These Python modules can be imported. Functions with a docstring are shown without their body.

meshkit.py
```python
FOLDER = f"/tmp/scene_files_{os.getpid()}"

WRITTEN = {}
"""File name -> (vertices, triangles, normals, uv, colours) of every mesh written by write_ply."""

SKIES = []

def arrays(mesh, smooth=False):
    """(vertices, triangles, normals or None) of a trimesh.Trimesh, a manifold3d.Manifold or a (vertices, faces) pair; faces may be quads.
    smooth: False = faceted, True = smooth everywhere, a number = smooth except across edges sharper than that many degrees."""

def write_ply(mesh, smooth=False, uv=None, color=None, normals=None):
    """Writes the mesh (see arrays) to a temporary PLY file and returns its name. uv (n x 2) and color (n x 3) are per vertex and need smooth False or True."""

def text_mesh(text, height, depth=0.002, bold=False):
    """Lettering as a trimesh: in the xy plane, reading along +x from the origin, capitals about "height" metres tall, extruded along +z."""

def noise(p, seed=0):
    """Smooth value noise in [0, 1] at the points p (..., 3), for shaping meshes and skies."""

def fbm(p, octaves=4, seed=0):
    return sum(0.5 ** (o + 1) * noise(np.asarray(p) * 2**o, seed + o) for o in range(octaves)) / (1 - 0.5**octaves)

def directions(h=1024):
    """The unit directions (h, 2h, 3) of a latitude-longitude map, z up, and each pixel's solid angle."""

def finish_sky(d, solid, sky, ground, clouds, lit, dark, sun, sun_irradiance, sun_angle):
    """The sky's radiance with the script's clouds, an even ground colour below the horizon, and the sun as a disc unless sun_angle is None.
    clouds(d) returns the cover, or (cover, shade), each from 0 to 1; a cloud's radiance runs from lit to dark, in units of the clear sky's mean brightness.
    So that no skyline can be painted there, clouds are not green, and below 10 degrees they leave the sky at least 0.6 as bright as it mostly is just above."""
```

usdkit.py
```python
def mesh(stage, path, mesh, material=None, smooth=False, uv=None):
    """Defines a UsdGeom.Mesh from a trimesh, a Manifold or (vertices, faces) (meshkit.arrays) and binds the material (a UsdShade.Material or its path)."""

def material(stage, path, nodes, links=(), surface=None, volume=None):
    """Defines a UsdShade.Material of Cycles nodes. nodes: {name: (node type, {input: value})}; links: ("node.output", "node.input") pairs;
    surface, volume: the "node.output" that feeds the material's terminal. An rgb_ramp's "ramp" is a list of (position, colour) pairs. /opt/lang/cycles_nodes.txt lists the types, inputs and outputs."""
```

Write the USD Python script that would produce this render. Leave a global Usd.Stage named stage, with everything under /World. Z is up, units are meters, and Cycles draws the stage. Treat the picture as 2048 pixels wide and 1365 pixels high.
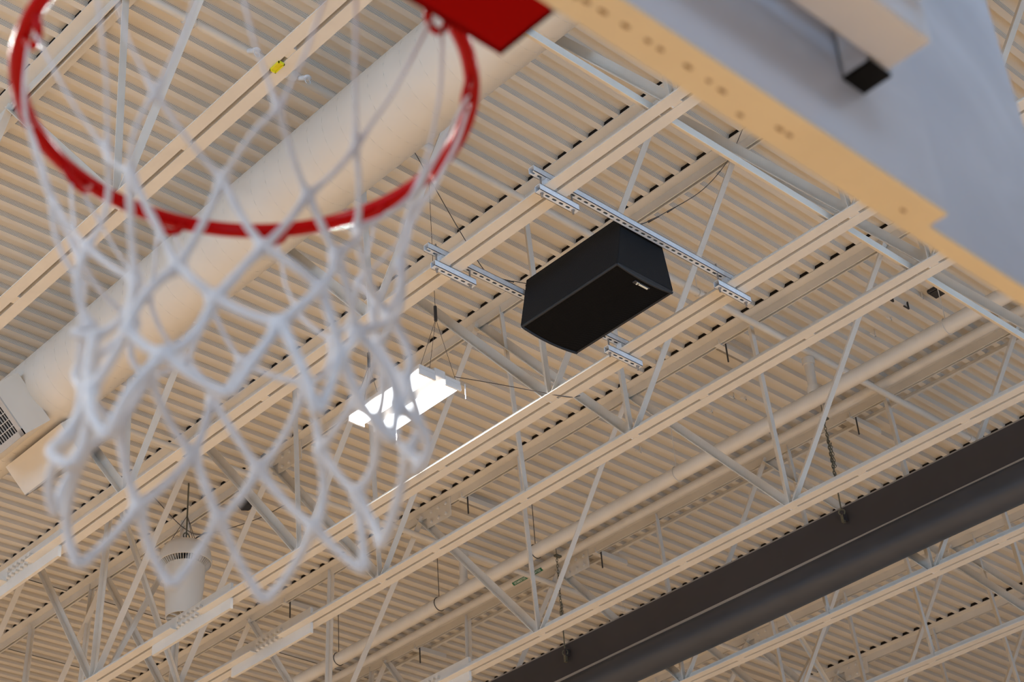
import math, random
import numpy as np, trimesh, shapely.geometry as sg
import usdkit, meshkit
from pxr import Usd, UsdGeom, UsdLux, UsdShade, Gf, Sdf

stage = Usd.Stage.CreateInMemory()
UsdGeom.SetStageUpAxis(stage, UsdGeom.Tokens.z)
UsdGeom.SetStageMetersPerUnit(stage, 1.0)
UsdGeom.Xform.Define(stage, '/World')
stage.SetDefaultPrim(stage.GetPrimAtPath('/World'))
random.seed(7); rng = np.random.default_rng(7)
CZ = 1.80                                    # height of the lens above the floor; every z below is measured from the lens

# ------------------------------------------------------------------ camera
cam = UsdGeom.Camera.Define(stage, '/World/camera')
YAW, PIT, ROL, FPX = math.radians(45.442), math.radians(33.951), math.radians(-4.499), 3466.9
fw = np.array([math.cos(PIT)*math.sin(YAW), math.cos(PIT)*math.cos(YAW), math.sin(PIT)])
r0 = np.array([math.cos(YAW), -math.sin(YAW), 0]); u0 = np.cross(r0, fw)
rt = math.cos(ROL)*r0 + math.sin(ROL)*u0; up = -math.sin(ROL)*r0 + math.cos(ROL)*u0
M = Gf.Matrix4d(*rt, 0, *up, 0, *(-fw), 0, 0, 0, CZ, 1)
cam.AddTransformOp().Set(M)
cam.CreateHorizontalApertureAttr(36.0); cam.CreateVerticalApertureAttr(36.0*1365/2048)
cam.CreateFocalLengthAttr(36.0*FPX/2048)
cam.CreateClippingRangeAttr(Gf.Vec2f(0.05, 200))
cam.CreateFStopAttr(6.2); cam.CreateFocusDistanceAttr(10.0)
cam.CreateExposureAttr(0.58)

# ------------------------------------------------------------------ daylight through the windows of the end wall behind the camera
WIN = [(-9.4, -6.4), (-5.6, -2.6), (-1.8, 1.2), (2.0, 5.0), (5.8, 8.8), (9.6, 12.6), (13.4, 16.4)]
WZ0, WZ1, WW0, WW1, YS, YN, XW, XE = 2.4, 5.4, 2.2, 5.2, -1.7, 22.7, -11.0, 21.0
DAY, DAYW = 4.0, 6.5
for i, (a, b) in enumerate(WIN):
    L = UsdLux.RectLight.Define(stage, f'/World/daylight_{i+1:03d}')
    L.CreateWidthAttr(b-a); L.CreateHeightAttr(WZ1-WZ0); L.CreateIntensityAttr(DAY); L.CreateColorAttr(Gf.Vec3f(.42, .66, 1.0))
    L.AddTranslateOp().Set(Gf.Vec3d((a+b)/2, YS-.35, (WZ0+WZ1)/2+CZ)); L.AddRotateXYZOp().Set(Gf.Vec3f(90, 0, 0))
WINW = [(-.6, 2.6), (4.0, 7.2), (8.6, 11.8), (13.2, 16.4), (17.8, 21.0)]
for i, (a, b) in enumerate(WINW):
    L = UsdLux.RectLight.Define(stage, f'/World/west_daylight_{i+1:03d}')
    L.CreateWidthAttr(b-a); L.CreateHeightAttr(WW1-WW0); L.CreateIntensityAttr(DAYW); L.CreateColorAttr(Gf.Vec3f(.42, .66, 1.0))
    L.AddTranslateOp().Set(Gf.Vec3d(XW-.35, (a+b)/2, (WW0+WW1)/2+CZ)); L.AddRotateXYZOp().Set(Gf.Vec3f(90, 0, -90))
ADDED_DOOR = (-2.7, -.4, -1.74, .55)                # unseen glazed door added to brighten the lower net: x from, x to, z from, z to
L = UsdLux.RectLight.Define(stage, '/World/added_door_fill')
L.CreateWidthAttr(ADDED_DOOR[1]-ADDED_DOOR[0]); L.CreateHeightAttr(ADDED_DOOR[3]-ADDED_DOOR[2]); L.CreateIntensityAttr(5.5); L.CreateColorAttr(Gf.Vec3f(.55, .72, 1.0))
L.AddTranslateOp().Set(Gf.Vec3d((ADDED_DOOR[0]+ADDED_DOOR[1])/2, YS-.35, (ADDED_DOOR[2]+ADDED_DOOR[3])/2+CZ)); L.AddRotateXYZOp().Set(Gf.Vec3f(90, 0, 0))
LAMP, DOWN = 5.0, 350.0
LX, LY, LZ = 6.245, 7.17, 5.97
LAMPS = [(LX, LY)] + [(a, b) for a in (-5.7, .3, LX, 12.2) for b in (1.1, LY, 14.2, 20.4) if (a, b) not in ((LX, LY), (12.2, LY), (12.2, 20.4), (.3, 1.1))]
for i, (a, b) in enumerate(LAMPS):           # the downward light of every lamp of the hall
    for k, dx in enumerate((-.108, .108)):
        L = UsdLux.RectLight.Define(stage, f'/World/lamp_light_{2*i+k+1:03d}')
        L.CreateWidthAttr(.112); L.CreateHeightAttr(.69); L.CreateIntensityAttr(DOWN); L.CreateColorAttr(Gf.Vec3f(1.0, .97, .93))
        L.AddTranslateOp().Set(Gf.Vec3d(a+dx, b, LZ-.035+CZ))

# ------------------------------------------------------------------ helpers
org, used, mats = {}, {}, {}
V = lambda *a: np.array(a, float)
unit = lambda v: np.asarray(v, float)/np.linalg.norm(v)
cat = trimesh.util.concatenate

def numbered(parent, name):
    k = (parent, name); n = used.get(k, 0); used[k] = n+1
    return f'{parent}/{name}' + (f'_{n:03d}' if n else '')

def tag(p, label=None, category=None, group=None, kind=None):
    for k, v in (('label', label), ('category', category), ('group', group), ('kind', kind)):
        if v: p.SetCustomDataByKey(k, v)
    return p

def thing(name, label, category, loc=(0, 0, 0), group=None, kind=None):
    path = numbered('/World', name)
    x = UsdGeom.Xform.Define(stage, path); loc = V(*loc)
    x.AddTranslateOp().Set(Gf.Vec3d(*(loc+V(0, 0, CZ)))); org[path] = loc
    tag(x.GetPrim(), label, category, group, kind)
    return path

def part(parent, name, mesh, mat, smooth=False, kind=None, label=None):
    """one mesh under a thing or a part; mesh in lens-relative coordinates"""
    path = numbered(parent, name)
    o = org[parent]; org[path] = o
    if hasattr(mesh, 'to_mesh'):
        q = mesh.to_mesh(); mesh = trimesh.Trimesh(q.vert_properties[:, :3], q.tri_verts, process=False)
    m = mesh.copy(); m.apply_translation(-o)
    p = usdkit.mesh(stage, path, m, mats[mat], smooth=smooth).GetPrim()
    tag(p, label, kind=kind)
    return path

def single(name, mesh, mat, label, category, smooth=False, group=None, kind=None):
    path = numbered('/World', name); org[path] = V(0, 0, -CZ)
    m = mesh.copy(); m.apply_translation((0, 0, CZ))
    p = usdkit.mesh(stage, path, m, mats[mat], smooth=smooth).GetPrim()
    tag(p, label, category, group, kind); return path

def sub(parent, name, mesh, mat, smooth=False, kind=None):      # sub-part below a part (which is a Mesh at the same origin)
    return part(parent, name, mesh, mat, smooth, kind)

def dup(src, loc, label, category=None, group=None):
    name = src.rsplit('/', 1)[1]
    if name[-4:-3] == '_' and name[-3:].isdigit(): name = name[:-4]
    path = numbered('/World', name); x = UsdGeom.Xform.Define(stage, path)
    p = x.GetPrim(); p.GetReferences().AddInternalReference(Sdf.Path(src)); 
    x.GetPrim().GetAttribute('xformOp:translate').Set(Gf.Vec3d(*(V(*loc)+V(0, 0, CZ))))
    p.SetInstanceable(True)
    c = stage.GetPrimAtPath(src).GetCustomDataByKey('category')
    tag(p, label, category or c, group)
    return path

def box(x0, x1, y0, y1, z0, z1):
    m = trimesh.creation.box([x1-x0, y1-y0, z1-z0]); m.apply_translation([(x0+x1)/2, (y0+y1)/2, (z0+z1)/2]); return m

def rbox(x0, x1, y0, y1, z0, z1, r=.004):                       # box with chamfered edges
    import manifold3d as mf
    h = mf.Manifold.batch_hull([mf.Manifold.cube([x1-x0-2*r if k != 0 else x1-x0, y1-y0-2*r if k != 1 else y1-y0, z1-z0-2*r if k != 2 else z1-z0], True) for k in range(3)])
    q = h.translate([(x0+x1)/2, (y0+y1)/2, (z0+z1)/2]).to_mesh()
    return trimesh.Trimesh(q.vert_properties[:, :3], q.tri_verts, process=False)

def prism(poly, p0, p1, u, v):
    """a 2D polygon (points in u, v) drawn from p0 to p1"""
    p0, p1, u, v = map(np.asarray, (p0, p1, u, v)); n = len(poly)
    a = np.array([p0 + s*u + t*v for s, t in poly]); b = np.array([p1 + s*u + t*v for s, t in poly])
    tri = trimesh.creation.triangulate_polygon(sg.Polygon(poly), engine='earcut')
    tv, tf = tri
    k = [int(np.argmin(((np.array(poly)-q)**2).sum(1))) for q in tv]
    f = [[k[i] for i in t] for t in tf]
    faces = [t[::-1] for t in f] + [[i+n for i in t] for t in f]
    for i in range(n):
        j = (i+1) % n; faces += [[i, j, j+n], [i, j+n, i+n]]
    m = trimesh.Trimesh(np.vstack([a, b]), faces, process=False)
    m.fix_normals(); return m

def tube(points, r, n=8, cap=True):
    """a round cord through points; r number or one per point"""
    P = np.asarray(points, float); r = np.broadcast_to(np.asarray(r, float), len(P))
    t = np.gradient(P, axis=0); t /= np.linalg.norm(t, axis=1)[:, None]
    a = np.cross(t[0], [0, 0, 1.0]) if abs(t[0][2]) < .9 else np.cross(t[0], [1.0, 0, 0]); a /= np.linalg.norm(a)
    vs = []
    for i in range(len(P)):
        a = a - t[i]*(a@t[i]); a /= np.linalg.norm(a); b = np.cross(t[i], a)
        th = np.arange(n)*2*np.pi/n
        vs.append(P[i] + r[i]*(np.cos(th)[:, None]*a + np.sin(th)[:, None]*b))
    vs = np.vstack(vs); f = []
    for i in range(len(P)-1):
        for k in range(n):
            j = (k+1) % n; f += [[i*n+k, i*n+j, (i+1)*n+j], [i*n+k, (i+1)*n+j, (i+1)*n+k]]
    if cap:
        c0, c1 = len(vs), len(vs)+1; vs = np.vstack([vs, P[0], P[-1]]); e = (len(P)-1)*n
        for k in range(n):
            j = (k+1) % n; f += [[c0, j, k], [c1, e+k, e+j]]
    return trimesh.Trimesh(vs, f, process=False)

def rod(a, b, r, n=8): return tube([a, b], r, n)

def ring(c, R, r, axis=(0, 0, 1), n=48, m=10, a0=0, a1=2*np.pi):
    ax = unit(axis); u = unit(np.cross(ax, [1, 0, 0] if abs(ax[0]) < .9 else [0, 1, 0])); v = np.cross(ax, u)
    full = abs(a1-a0-2*np.pi) < 1e-6; th = np.linspace(a0, a1, n+1)
    P = np.array([np.asarray(c)+R*(math.cos(t)*u+math.sin(t)*v) for t in th])
    if full: P = np.vstack([P, P[1]])
    return tube(P, r, m, not full)

def lathe(profile, c, n=48, axis=(0, 0, 1)):
    """profile: (radius, height) pairs turned about axis through c"""
    ax = unit(axis); u = unit(np.cross(ax, [1, 0, 0] if abs(ax[0]) < .9 else [0, 1, 0])); v = np.cross(ax, u)
    vs, f = [], []; k = len(profile)
    for i in range(n):
        t = 2*np.pi*i/n; d = math.cos(t)*u+math.sin(t)*v
        vs += [np.asarray(c)+R*d+h*ax for R, h in profile]
    for i in range(n):
        j = (i+1) % n
        for q in range(k-1): f += [[i*k+q, j*k+q, j*k+q+1], [i*k+q, j*k+q+1, i*k+q+1]]
    m = trimesh.Trimesh(vs, f, process=False); m.update_faces(m.nondegenerate_faces()); m.fix_normals(); return m

def spline(pts, k=8):
    P = np.asarray(pts, float); Q = np.vstack([2*P[0]-P[1], P, 2*P[-1]-P[-2]]); out = []
    for i in range(1, len(Q)-2):
        for t in np.linspace(0, 1, k, endpoint=False):
            a, b, c, d = Q[i-1:i+3]
            out.append(.5*((2*b)+(-a+c)*t+(2*a-5*b+4*c-d)*t*t+(-a+3*b-3*c+d)*t**3))
    return np.array(out+[P[-1]])

# ------------------------------------------------------------------ materials
def mat(name, color, rough=.5, metal=0, var=.0, scale=6., bump=0., bscale=60., spec=.5, coat=0., extra=None):
    n = {'p': ('principled_bsdf', {'base_color': color, 'roughness': rough, 'metallic': metal, 'specular_ior_level': spec, 'coat_weight': coat, 'coat_roughness': .08})}
    l = []
    if var:
        c = np.array(color)
        n['geo'] = ('geometry', {}); n['ns'] = ('noise_texture', {'scale': scale, 'detail': 5.0, 'roughness': .6})
        n['rp'] = ('rgb_ramp', {'ramp': [(.3, tuple(c*(1-var))), (.7, tuple(np.minimum(c*(1+var*.6), .95)))]})
        l += [('geo.position', 'ns.vector'), ('ns.fac', 'rp.fac'), ('rp.color', 'p.base_color')]
    if bump:
        n.setdefault('geo', ('geometry', {})); n['nb'] = ('noise_texture', {'scale': bscale, 'detail': 3.0}); n['bp'] = ('bump', {'strength': bump, 'distance': .003})
        l += [('geo.position', 'nb.vector'), ('nb.fac', 'bp.height'), ('bp.normal', 'p.normal')]
    mats[name] = usdkit.material(stage, f'/World/Looks/{name}', n, l, surface='p.BSDF')

CREAM = (.74, .685, .60)
mat('steel_paint', CREAM, .42, var=.06, scale=3.5, bump=.12, bscale=40)
mat('duct_paint', (.76, .70, .61), .6, var=.04, scale=2.5, bump=.08, bscale=18)
mat('pipe_paint', (.75, .69, .60), .38, var=.05, scale=5)
mat('galvanized', (.74, .77, .80), .38, metal=.0, var=.08, scale=30)
mat('bolt_steel', (.42, .42, .43), .35, metal=.9)
mat('dark_steel', (.05, .045, .04), .5, metal=.3)
mat('chain_steel', (.15, .14, .095), .45, metal=.2, var=.2, scale=40)
mat('wire', (.10, .085, .075), .5)
mat('speaker_black', (.0105, .0110, .0122), .65, bump=.5, bscale=260, spec=.18)
mat('speaker_rail', (.026, .028, .031), .5, spec=.25)
mat('badge_dark', (.03, .03, .035), .4)
mat('badge_light', (.85, .82, .68), .4)
mat('rim_red', (.40, .0008, .001), .22, spec=.10)
mat('plate_red', (.33, .0006, .0006), .5, spec=.03)
mat('net_white', (.60, .60, .62), .75, var=.10, scale=60, bump=.5, bscale=420)
mat('flute_shade', (.022, .018, .015), .9, spec=.1)  # near-black for the added shade blocks in the deck flutes
mat('mouth_black', (.006, .006, .006), .8, spec=.2)  # stands for the dark inside of the open tube end
mat('board_edge', (.83, .69, .46), .55, var=.05, scale=9)
mat('edge_mark', (.30, .17, .07), .7)
mat('frame_white', (.74, .74, .77), .35, var=.03, scale=4)
mat('curtain_dark', (.046, .041, .043), .60, var=.12, scale=2.0, bump=.2, bscale=9)
mat('curtain_slate', (.044, .051, .066), .42, var=.12, scale=2.0, bump=.25, bscale=7)
mat('seam_tan', (.36, .32, .27), .6)
mat('yellow_tag', (.78, .70, .015), .5)
mat('label_green', (.005, .16, .065), .45)
mat('label_white', (.75, .80, .74), .5)
mat('sensor_black', (.022, .022, .026), .3)
mat('lens_glass', (.3, .32, .4), .05, coat=1.0)
mat('grille_metal', (.50, .47, .43), .45)
mat('duct_dark', (.012, .010, .009), .8)
mat('lamp_white', (.8, .8, .8), .4)
mat('wall_paint', (.27, .29, .33), .7, var=.03, scale=1.5)
mat('window_frame', (.55, .56, .58), .45)
mat('floor_wood', (.58, .395, .225), .36, var=.10, scale=4.0, coat=.2)
# perforated acoustic roof deck: the sloping webs carry rows of small punched holes
nodes = {'g': ('geometry', {}), 'sn': ('separate_xyz', {}), 'sp': ('separate_xyz', {}),
         'ab': ('math', {'math_type': 'absolute'}), 'lt': ('math', {'math_type': 'less_than', 'value2': .8}),
         'kx': ('math', {'math_type': 'multiply', 'value2': 2*math.pi/.0125}), 'kz': ('math', {'math_type': 'multiply', 'value2': 2*math.pi/.0118}),
         'sx': ('math', {'math_type': 'sine'}), 'sz': ('math', {'math_type': 'sine'}), 'pr': ('math', {'math_type': 'multiply'}),
         'th': ('map_range', {'from_min': .10, 'from_max': .40, 'to_min': 0., 'to_max': 1., 'clamp': True}), 'm': ('math', {'math_type': 'multiply'}),
         'ns': ('noise_texture', {'scale': 1.6, 'detail': 5.0}), 'rp': ('rgb_ramp', {'ramp': [(.3, (.70, .635, .54)), (.7, (.77, .705, .61))]}),
         'mx': ('mix_color', {'b': (.33, .29, .235)}), 'p': ('principled_bsdf', {'roughness': .5})}
links = [('g.true_normal', 'sn.vector'), ('sn.z', 'ab.value1'), ('ab.value', 'lt.value1'), ('g.position', 'sp.vector'), ('sp.x', 'kx.value1'), ('sp.z', 'kz.value1'),
         ('kx.value', 'sx.value1'), ('kz.value', 'sz.value1'), ('sx.value', 'pr.value1'), ('sz.value', 'pr.value2'), ('pr.value', 'th.value'), ('th.result', 'm.value1'), ('lt.value', 'm.value2'),
         ('g.position', 'ns.vector'), ('ns.fac', 'rp.fac'), ('rp.color', 'mx.a'), ('m.value', 'mx.fac'), ('mx.result', 'p.base_color')]
mats['roof_deck'] = usdkit.material(stage, '/World/Looks/roof_deck', nodes, links, surface='p.BSDF')
# punched speaker grille: staggered holes over a black sheet
nodes = {'g': ('geometry', {}), 'sp': ('separate_xyz', {}), 'kx': ('math', {'math_type': 'multiply', 'value2': 2*math.pi/.013}), 'ky': ('math', {'math_type': 'multiply', 'value2': 2*math.pi/.009}),
         'sx': ('math', {'math_type': 'sine'}), 'sy': ('math', {'math_type': 'sine'}), 'pr': ('math', {'math_type': 'multiply'}),
         'th': ('map_range', {'from_min': .0, 'from_max': .4, 'to_min': 0., 'to_max': 1., 'clamp': True}), 'mx': ('mix_color', {'a': (.0062, .0070, .0086), 'b': (.0008, .0008, .0009)}),
         'bp': ('bump', {'strength': .4, 'distance': .002, 'invert': True}), 'p': ('principled_bsdf', {'roughness': .5, 'specular_ior_level': .06})}
links = [('g.position', 'sp.vector'), ('sp.x', 'kx.value1'), ('sp.y', 'ky.value1'), ('kx.value', 'sx.value1'), ('ky.value', 'sy.value1'), ('sx.value', 'pr.value1'), ('sy.value', 'pr.value2'),
         ('pr.value', 'th.value'), ('th.result', 'mx.fac'), ('mx.result', 'p.base_color'), ('th.result', 'bp.height'), ('bp.normal', 'p.normal')]
mats['speaker_grille'] = usdkit.material(stage, '/World/Looks/speaker_grille', nodes, links, surface='p.BSDF')
# glossy white backboard with streaky smudges in its gloss
nodes = {'g': ('geometry', {}), 'mp': ('mapping', {'scale': (1.6, 1., 2.2), 'rotation': (0, .5, 0)}), 'ns': ('noise_texture', {'scale': 2.4, 'detail': 7.0, 'distortion': .6}),
         'rr': ('map_range', {'from_min': .35, 'from_max': .65, 'to_min': .10, 'to_max': .26, 'clamp': True}),
         'rp': ('rgb_ramp', {'ramp': [(.25, (.62, .63, .68)), (.75, (.66, .67, .72))]}), 'p': ('principled_bsdf', {'specular_ior_level': .55})}
links = [('g.position', 'mp.vector'), ('mp.vector', 'ns.vector'), ('ns.fac', 'rr.value'), ('rr.result', 'p.roughness'), ('ns.fac', 'rp.fac'), ('rp.color', 'p.base_color')]
mats['board_white'] = usdkit.material(stage, '/World/Looks/board_white', nodes, links, surface='p.BSDF')
mats['lamp_glow'] = usdkit.material(stage, '/World/Looks/lamp_glow', {'e': ('emission', {'color': (.93, .97, 1.0), 'strength': LAMP})}, [], surface='e.emission')
mats['window_pane'] = usdkit.material(stage, '/World/Looks/window_pane', {'f': ('fresnel', {'IOR': 1.45}), 't': ('transparent_bsdf', {'color': (.92, .95, .95)}), 'g': ('glossy_bsdf', {'roughness': .02, 'color': (.9, .9, .9)}), 'm': ('mix_closure', {})},
                                      [('f.fac', 'm.fac'), ('t.BSDF', 'm.closure1'), ('g.BSDF', 'm.closure2')], surface='m.closure')

# ------------------------------------------------------------------ room shell
H, HD = 5.868, 7.60                          # underside of the joists' bottom chords; underside of the deck ribs
FL = -CZ
def struct(name): return thing(name, None, None, kind='structure')

fl = struct('floor')
for k in range(16):                          # long maple boards in strips
    x0 = XW + 2*k; part(fl, 'board_strip', box(x0+.001, x0+1.999, YS, YN, FL-.05, FL), 'floor_wood')
ce = struct('ceiling')
PI_, RIB, WEB, DEEP = .1482, .046, .0125, .035
y_first = 13.68 - 5*PI_*21
prof = [(0, 0), (RIB, 0), (RIB+WEB, DEEP), (PI_-WEB, DEEP), (PI_, 0)]
for k in range(34):
    y0 = y_first + k*5*PI_
    gap = .014 if k in (21, 23) else 0.
    pts = []
    for j in range(5): pts += [(y0+j*PI_+a, HD+b) for a, b in prof[:-1]]
    pts += [(y0+5*PI_, HD)]
    pts[0] = (pts[0][0]+gap, pts[0][1]); pts[-1] = (pts[-1][0]-.0005, pts[-1][1])
    n = len(pts); vs = [(XW, a, b) for a, b in pts]+[(XE, a, b) for a, b in pts]+[(XW, a, b+.0012) for a, b in pts]+[(XE, a, b+.0012) for a, b in pts]
    f = []
    for i in range(n-1): f += [[i, i+n, i+n+1], [i, i+n+1, i+1], [2*n+i, 2*n+i+1, 3*n+i+1], [2*n+i, 3*n+i+1, 3*n+i]]
    if y0 < YN+.4: part(ce, 'deck_panel', trimesh.Trimesh(vs, f, process=False), 'roof_deck')
for nm, b in (('wall_east', (XE, XE+.2, YS-.2, YN+.2)), ('wall_north', (XW, XE, YN, YN+.2))):
    p = single(nm, box(*b, FL, HD+.1), 'wall_paint', None, None, kind='structure')
ws = struct('wall_south')
part(ws, 'wall_face', cat([box(XW, ADDED_DOOR[0], YS-.2, YS, FL, WZ0), box(ADDED_DOOR[1], XE, YS-.2, YS, FL, WZ0), box(ADDED_DOOR[0], ADDED_DOOR[1], YS-.2, YS, ADDED_DOOR[3], WZ0), box(ADDED_DOOR[0], ADDED_DOOR[1], YS-.2, YS, FL, ADDED_DOOR[2]), box(XW, XE, YS-.2, YS, WZ1, HD+.1)] + [box(a, b, YS-.2, YS, WZ0, WZ1) for a, b in zip([XW]+[w[1] for w in WIN], [w[0] for w in WIN]+[XE])]), 'wall_paint')
ww = struct('wall_west')
part(ww, 'wall_face', cat([box(XW-.2, XW, YS-.2, YN+.2, FL, WW0), box(XW-.2, XW, YS-.2, YN+.2, WW1, HD+.1)] + [box(XW-.2, XW, a, b, WW0, WW1) for a, b in zip([YS-.2]+[w[1] for w in WINW], [w[0] for w in WINW]+[YN+.2])]), 'wall_paint')
for i, (a, b) in enumerate(WINW):
    w = struct(f'window_{len(WIN)+i+1}'); t = .05
    part(w, 'window_frame', cat([box(XW-.14, XW-.06, a, b, WW0, WW0+t), box(XW-.14, XW-.06, a, b, WW1-t, WW1), box(XW-.14, XW-.06, a, a+t, WW0, WW1), box(XW-.14, XW-.06, b-t, b, WW0, WW1), box(XW-.14, XW-.06, (a+b-t)/2, (a+b+t)/2, WW0, WW1)]), 'window_frame')
    for q in range(2):
        c0 = a+t+q*(b-a-t)/2; part(w, 'window_pane', box(XW-.103, XW-.097, c0, c0+(b-a-3*t)/2, WW0+t, WW1-t), 'window_pane')
dr_ = struct('door_1'); mid = (ADDED_DOOR[0]+ADDED_DOOR[1])/2  # added door, unseen, there for its cool fill on the net
for q, (a, b) in enumerate(((ADDED_DOOR[0], mid-.005), (mid+.005, ADDED_DOOR[1]))):
    lf = part(dr_, 'door_leaf', cat([box(a, a+.09, YS-.13, YS-.08, ADDED_DOOR[2], ADDED_DOOR[3]), box(b-.09, b, YS-.13, YS-.08, ADDED_DOOR[2], ADDED_DOOR[3]), box(a+.09, b-.09, YS-.13, YS-.08, ADDED_DOOR[2], ADDED_DOOR[2]+.2), box(a+.09, b-.09, YS-.13, YS-.08, ADDED_DOOR[3]-.1, ADDED_DOOR[3])]), 'window_frame')
    sub(lf, 'door_glass', box(a+.09, b-.09, YS-.108, YS-.102, ADDED_DOOR[2]+.2, ADDED_DOOR[3]-.1), 'window_pane')
    hx = b-.05 if q == 0 else a+.05; sub(lf, 'door_handle', tube([V(hx, YS-.08, -.9), V(hx, YS-.03, -.88), V(hx, YS-.03, -.62), V(hx, YS-.08, -.6)], .012, 8), 'bolt_steel', True)
for i, (a, b) in enumerate(WIN):
    w = struct(f'window_{i+1}')
    t = .05
    fr = [box(a, b, YS-.14, YS-.06, WZ0, WZ0+t), box(a, b, YS-.14, YS-.06, WZ1-t, WZ1), box(a, a+t, YS-.14, YS-.06, WZ0, WZ1), box(b-t, b, YS-.14, YS-.06, WZ0, WZ1), box((a+b)/2-t/2, (a+b)/2+t/2, YS-.14, YS-.06, WZ0, WZ1)]
    part(w, 'window_frame', cat(fr), 'window_frame')
    for q in range(2):
        c0 = a+t+q*(b-a-t)/2; part(w, 'window_pane', box(c0, c0+(b-a-3*t)/2, YS-.103, YS-.097, WZ0+t, WZ1-t), 'window_pane')

# ------------------------------------------------------------------ roof joists (trusses) running along y
YC = 10.50                                   # mid-span, where the two halves are bolted together
XJ = [r*H for r in (.6265, .9228, 1.1735, 1.303, 1.587, 1.886, 2.136, 2.368, 2.633)]
JL = ['cream steel roof joist with a small yellow tag in the slot of its bottom chord',
      'cream steel roof joist left of the black loudspeaker, holding its two upper-left clamps',
      'cream steel roof joist right of the black loudspeaker, holding its two lower-right clamps',
      'cream roof joist without clamps, next below the loudspeaker\'s lower-right clamps',
      'cream steel roof joist whose bottom chord crosses in front of the two hanging chains',
      'cream roof joist whose bottom chord runs along the dark rolled curtain\'s lower edge',
      'cream roof joist with the lowest bottom chord visible, in the lower right corner',
      'cream roof joist whose top chord shows just below the dark rolled curtain',
      'farthest cream roof joist, only its top chord visible in the lower right corner']
Y0, Y1 = YS+.02, YN-.02
E1, E2, E3 = V(1, 0, 0), V(0, 1, 0), V(0, 0, 1)

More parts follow.
